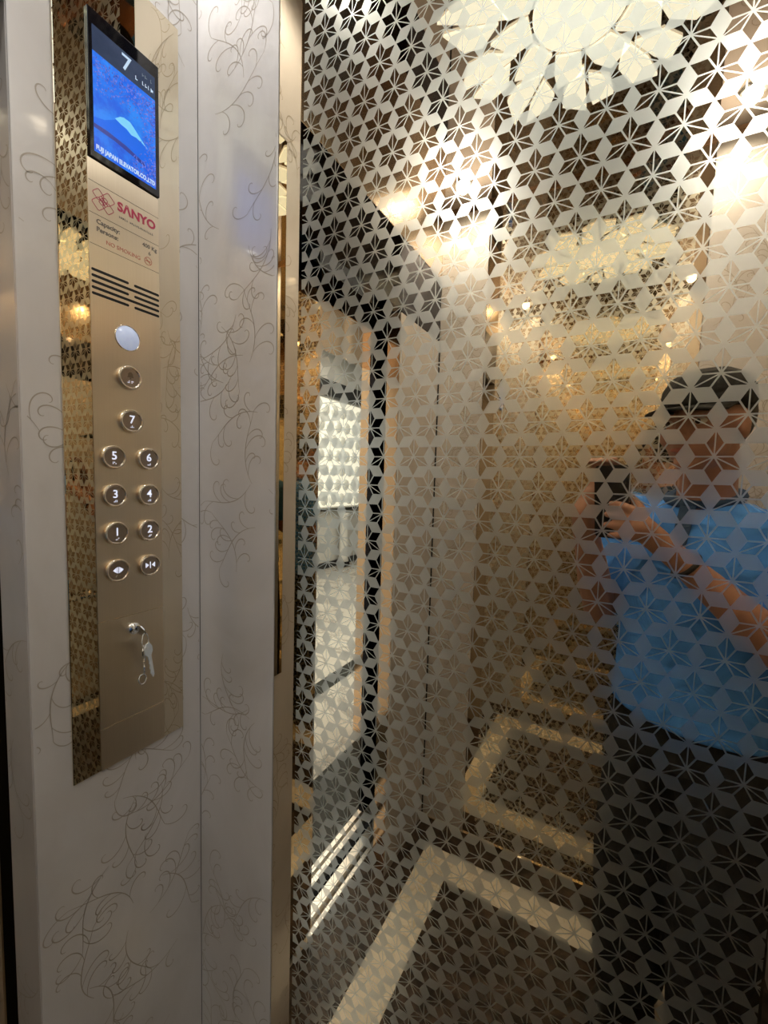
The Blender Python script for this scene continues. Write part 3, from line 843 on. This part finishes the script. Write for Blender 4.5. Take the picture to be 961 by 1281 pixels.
def fuse(name, bm, mat, parent, voxel=0.005, smooth_n=4):
    """merge overlapping volumes into one continuous skin"""
    me = bpy.data.meshes.new(name); bm.to_mesh(me); bm.free()
    t = bpy.data.objects.new('tmp', me); COL.objects.link(t)
    m = t.modifiers.new('r', 'REMESH'); m.mode = 'VOXEL'; m.voxel_size = voxel; m.use_smooth_shade = True
    s_ = t.modifiers.new('s', 'SMOOTH'); s_.iterations = smooth_n; s_.factor = 0.5
    bpy.context.view_layer.update()
    me2 = bpy.data.meshes.new_from_object(t.evaluated_get(bpy.context.evaluated_depsgraph_get()))
    bpy.data.objects.remove(t)
    me2.name = name; me2.materials.clear(); me2.materials.append(MATS[mat])
    for p in me2.polygons: p.use_smooth = True
    o = bpy.data.objects.new(name, me2); link(o, parent)
    if parent is not None and parent.type == 'EMPTY': o.matrix_parent_inverse = Matrix.Translation(-parent.location)
    return o

Z = Vector((0, 0, 1))
BR = Vector((0.872, 0.488, 0)).normalized()       # body's right
BF = Vector((-0.488, 0.872, 0)).normalized()      # body's front
CAMP = Vector((0, -D, CAMZ))
TC = Vector((0.180, -0.760, 0))                   # body axis
def bp(r, f, z): return TC + BR * r + BF * f + Z * z
pn = empty('person', (TC.x, TC.y, 0.0), 'person in black cap, blue shirt and black trousers holding up a phone', 'person')
# head frame
HF = Vector((-0.60, 0.80, -0.10)).normalized(); HR = HF.cross(Z).normalized(); HU = HR.cross(HF).normalized()
HC = Vector((0.150, -0.655, 1.615))
def hp(r, f, u): return HC + HR * r + HF * f + HU * u
body = bmesh.new()
# head: skull, jaw, nose, ears, brow, lips, neck
ellip(body, hp(0, -0.012, 0.020), (HR, HF, HU), (0.075, 0.092, 0.092))
ellip(body, hp(0, 0.022, -0.030), (HR, HF, HU), (0.060, 0.062, 0.075))
ellip(body, hp(0, 0.050, -0.082), (HR, HF, HU), (0.030, 0.028, 0.024))
capsule(body, hp(0, 0.080, 0.006), 0.008, hp(0, 0.098, -0.030), 0.0135)
for s in (-1, 1):
    ellip(body, hp(s * 0.013, 0.088, -0.034), (HR, HF, HU), (0.008, 0.009, 0.007), 10, 6)
    ellip(body, hp(s * 0.074, -0.006, -0.008), (HR, HF, HU), (0.009, 0.018, 0.031), 12, 8)
    capsule(body, hp(s * 0.012, 0.079, 0.020), 0.007, hp(s * 0.045, 0.066, 0.020), 0.007)
    ellip(body, hp(s * 0.038, 0.056, -0.028), (HR, HF, HU), (0.022, 0.020, 0.022))
ellip(body, hp(0, 0.076, -0.054), (HR, HF, HU), (0.024, 0.010, 0.010), 12, 8)
NB = bp(0, 0.00, 1.43)
capsule(body, NB - Z * 0.04, 0.062, hp(0, -0.020, -0.055), 0.054)
# torso, hips, legs
loft(body, [(bp(0, 0, 0.90), 0.150, 0.105), (bp(0, 0, 1.02), 0.140, 0.100), (bp(0, 0.005, 1.16), 0.148, 0.105), (bp(0, 0.005, 1.30), 0.162, 0.108), (bp(0, 0, 1.39), 0.150, 0.085), (bp(0, 0, 1.435), 0.085, 0.060)], BR, BF)
SR, SL = bp(0.165, -0.01, 1.385), bp(-0.165, -0.01, 1.385)
ER = Vector((0.318, -0.600, 1.135)); WR = Vector((0.118, -0.548, 1.318))
EL = Vector((-0.035, -0.800, 1.130)); WL = Vector((-0.078, -0.600, 1.405))
for s_, e_, w_ in ((SR, ER, WR), (SL, EL, WL)):
    capsule(body, s_, 0.055, e_, 0.042); capsule(body, e_, 0.042, e_.lerp(w_, 0.35), 0.041); capsule(body, e_.lerp(w_, 0.35), 0.041, w_, 0.026)
for s in (-1, 1):
    hip, kn, an = bp(s * 0.085, 0, 0.90), bp(s * 0.095, 0.02, 0.49), bp(s * 0.100, -0.01, 0.09)
    capsule(body, hip, 0.085, kn, 0.055); capsule(body, kn, 0.055, kn.lerp(an, 0.3), 0.055); capsule(body, kn.lerp(an, 0.3), 0.055, an, 0.036)
    capsule(body, an - Z * 0.03, 0.036, an + BF * 0.13 - Z * 0.055, 0.026)
# phone pose
PR = R0; PU = UP; PF = FW
PC = CAMP - PF * 0.0125 - PR * 0.029 - PU * 0.036      # centre of phone body
PW, PH, PT = 0.0385, 0.081, 0.0042
def pp(r, u, f): return PC + PR * r + PU * u + PF * f
def hand(bm, wrist, palm_c, palm_n, knuckles, tips, thumb):
    capsule(bm, wrist, 0.026, palm_c, 0.026)
    for k_ in knuckles: capsule(bm, palm_c, 0.018, k_, 0.0115)
    for k_, pts, r in tips:
        q = [Vector(k_)] + [Vector(v) for v in pts]
        rs = [r * 1.12, r * 1.03, r * 0.96, r * 0.82]
        for i in range(len(q) - 1): capsule(bm, q[i], rs[i], q[i + 1], rs[i + 1], 12)
    q = [Vector(v) for v in thumb]; rs = [0.017, 0.0125, 0.0115, 0.0095]
    for i in range(len(q) - 1): capsule(bm, q[i], rs[i], q[i + 1], rs[i + 1], 12)
# right hand: from the right edge, fingers across the back of the phone
pr_c = pp(0.064, -0.050, 0.004)
kn, tp = [], []
for i, (ku, tu, reach) in enumerate(((-0.012, -0.002, 0.010), (-0.030, -0.026, 0.000), (-0.048, -0.050, -0.004), (-0.066, -0.072, 0.006))):
    k_ = pp(0.058, ku - 0.004, 0.014)
    kn.append(k_)
    tp.append((k_, [pp(0.042, ku + (tu - ku) * 0.4, 0.0200), pp(0.042 * 0.5 + reach * 0.5, ku + (tu - ku) * 0.8, 0.0165), pp(reach - 0.004, tu, 0.0135)], (0.0088, 0.0092, 0.0088, 0.0078)[i]))
hand(body, WR, pr_c, None, kn, tp, [pp(0.066, -0.050, -0.004), pp(0.056, -0.025, -0.016), pp(0.044, -0.006, -0.019), pp(0.030, 0.010, -0.016)])
# left hand: finger tips hooked over the top left of the phone
pl_c = pp(-0.066, 0.010, -0.034)
kn, tp = [], []
for i, rr2 in enumerate((-0.052, -0.034, -0.016, -0.001)):
    k_ = pp(rr2 - 0.010, 0.052 - 0.004 * i, -0.038)
    kn.append(k_)
    tp.append((k_, [pp(rr2 - 0.006, 0.078, -0.032), pp(rr2 - 0.002, 0.0935, -0.014), pp(rr2, 0.0905, 0.004)], 0.0080))
hand(body, WL, pl_c, None, kn, tp, [pp(-0.070, 0.000, -0.030), pp(-0.062, -0.015, -0.020), pp(-0.052, -0.028, -0.017), pp(-0.040, -0.040, -0.0155)])
bobj = fuse('body', body, 'skin', pn, 0.0042, 3)
# face details
for s in (-1, 1):
    bm = bmesh.new(); ellip(bm, hp(s * 0.031, 0.0685, 0.004), (HR, HF, HU), (0.0135, 0.009, 0.0075), 14, 8); e_ = part('eye', bm, 'eye_white', pn, True)
    bm = bmesh.new(); ellip(bm, hp(s * 0.031, 0.0765, 0.003), (HR, HF, HU), (0.0055, 0.003, 0.0055), 12, 6); o = obj('iris', bm, 'eye_iris', e_, True)
    o.matrix_parent_inverse = Matrix.Translation(-pn.location) if False else Matrix.Identity(4)
    bm = bmesh.new(); tube(bm, [hp(s * 0.014, 0.086, 0.024), hp(s * 0.030, 0.082, 0.029), hp(s * 0.048, 0.070, 0.024)], [0.003, 0.0035, 0.002], 8); part('eyebrow', bm, 'hair', pn, True)
bm = bmesh.new(); ellip(bm, hp(0, 0.083, -0.0545), (HR, HF, HU), (0.022, 0.0055, 0.0055), 14, 8); part('mouth', bm, 'lip', pn, True)
# short hair at sides and nape
bm = bmesh.new(); ellip(bm, hp(0, -0.026, 0.018), (HR, HF, HU), (0.079, 0.085, 0.088)); part('hair', bm, 'hair', pn, True)
# cap
bm = bmesh.new()
prof = [(0.088, 0.030), (0.090, 0.050), (0.086, 0.075), (0.070, 0.100), (0.042, 0.114), (0, 0.119)]
n = 32; rings = []
for r, h in prof:
    if r == 0: rings.append([bm.verts.new(hp(0, -0.010, h))])
    else: rings.append([bm.verts.new(hp(r * 0.93 * math.cos(2 * PI * k / n), -0.010 + r * 1.10 * math.sin(2 * PI * k / n), h)) for k in range(n)])
for a, b in zip(rings, rings[1:]):
    for k in range(n):
        k2 = (k + 1) % n
        if len(b) == 1: bm.faces.new((a[k], a[k2], b[0]))
        else: bm.faces.new((a[k], a[k2], b[k2], b[k]))
cap = part('cap', bm, 'cap_black', pn, True)
m_ = cap.modifiers.new('t', 'SOLIDIFY'); m_.thickness = 0.003
bm = bmesh.new(); brim_o, brim_i = [], []
for k in range(13):
    a = PI * (0.12 + 0.76 * k / 12)
    brim_i.append(bm.verts.new(hp(0.082 * math.cos(a), -0.010 + 0.096 * math.sin(a), 0.034)))
    brim_o.append(bm.verts.new(hp(0.086 * math.cos(a), 0.020 + 0.125 * math.sin(a), 0.030 - 0.010 * abs(math.cos(a)))))
for k in range(12): bm.faces.new((brim_i[k], brim_i[k + 1], brim_o[k + 1], brim_o[k]))
o = obj('brim', bm, 'cap_black', cap, True)
m_ = o.modifiers.new('t', 'SOLIDIFY'); m_.thickness = 0.003
# polo shirt
bm = bmesh.new()
loft(bm, [(bp(0, 0, 0.905), 0.182, 0.135), (bp(0, 0, 1.00), 0.176, 0.132), (bp(0, 0.005, 1.16), 0.170, 0.128), (bp(0, 0.005, 1.30), 0.178, 0.124), (bp(0, 0, 1.395), 0.165, 0.098), (bp(0, 0, 1.440), 0.090, 0.070)], BR, BF)
for s_, e_ in ((SR, ER), (SL, EL)):
    m2 = s_.lerp(e_, 0.62)
    capsule(bm, s_, 0.068, m2, 0.060)
shirt = fuse('shirt', bm, 'shirt_blue', pn, 0.006, 5)
bm = bmesh.new()
tube(bm, [bp(0.070 * math.cos(2 * PI * k / 24), 0.012 + 0.068 * math.sin(2 * PI * k / 24), 1.452 - 0.016 * math.sin(2 * PI * k / 24)) for k in range(24)], 0.013, 8, closed=True)
o = obj('collar', bm, 'collar_navy', shirt, True)
bm = bmesh.new(); prism(bm, [bp(-0.016, 0.082, 1.44), bp(0.016, 0.082, 1.44), bp(0.016, 0.134, 1.31), bp(-0.016, 0.134, 1.31)], BF * 0.004); obj('placket', bm, 'collar_navy', shirt)
# trousers
bm = bmesh.new()
loft(bm, [(bp(0, 0, 0.80), 0.165, 0.120), (bp(0, 0, 0.90), 0.160, 0.115), (bp(0, 0, 0.97), 0.152, 0.110)], BR, BF)
for s in (-1, 1):
    hip, kn_, an = bp(s * 0.085, 0, 0.87), bp(s * 0.095, 0.02, 0.49), bp(s * 0.100, -0.01, 0.11)
    capsule(bm, hip, 0.096, kn_, 0.098); capsule(bm, kn_, 0.098, an, 0.092)
fuse('trousers', bm, 'trouser_black', pn, 0.007, 4)
for s in (-1, 1):
    bm = bmesh.new(); an = bp(s * 0.100, -0.01, 0.0)
    capsule(bm, an + Z * 0.050 - BF * 0.02, 0.045, an + Z * 0.038 + BF * 0.135, 0.036)
    for v in bm.verts: v.co.z = max(v.co.z, 0.001)
    part('shoe', bm, 'shoe_black', pn, True)
# wrist band on the right wrist
wdir = (WR - ER).normalized(); wx, wy, wz = frame_from(wdir)
wc = WR - wdir * 0.012
bm = bmesh.new(); tube(bm, [wc + (wx * math.cos(2 * PI * k / 24) + wy * math.sin(2 * PI * k / 24)) * 0.0295 for k in range(24)], 0.0052, 8, closed=True)
wb = part('wristband', bm, 'black_rubber', pn, True)

# phone
ph = bpy.data.objects.new('phone', None); COL.objects.link(ph)
pm = Matrix.Identity(4)
for i in range(3): pm[i][0] = PR[i]; pm[i][1] = PU[i]; pm[i][2] = PF[i]; pm[i][3] = PC[i]
ph.matrix_world = pm; ph.empty_display_size = 0.05
tag(ph, 'black mobile phone held upright in both hands towards the mirror', 'phone')
def rbox(w_, h_, t0, t1, r):
    bm = bmesh.new(); pts = []
    for q in range(4):
        for k in range(6):
            a = q * PI / 2 + k * PI / 10
            sx = 1 if q in (0, 3) else -1; sy_ = 1 if q in (0, 1) else -1
            pts.append((sx * (w_ - r) + r * math.cos(a), sy_ * (h_ - r) + r * math.sin(a), t0))
    return prism(bm, pts, (0, 0, t1 - t0))
obj('case', rbox(PW, PH, -PT, PT, 0.010), 'phone_black', ph)
obj('touch_screen', rbox(PW - 0.002, PH - 0.002, -PT - 0.0006, -PT, 0.009), 'phone_lens', ph)
cb = obj('camera_bump', rbox(0.0095, 0.024, PT, PT + 0.0012, 0.008), 'phone_black', ph, loc=(0.0260, 0.0500, 0))
for k in range(3):
    obj('lens', lathe(bmesh.new(), [(0, 0.0), (0.0062, 0.0), (0.0068, 0.0006), (0.0068, -0.001)], (0, 0.014 - 0.014 * k, PT + 0.0014), (0, 0, 1), 20), 'phone_lens', cb)

# hint for every renderer: nothing hidden, nothing animated
bpy.context.view_layer.update()
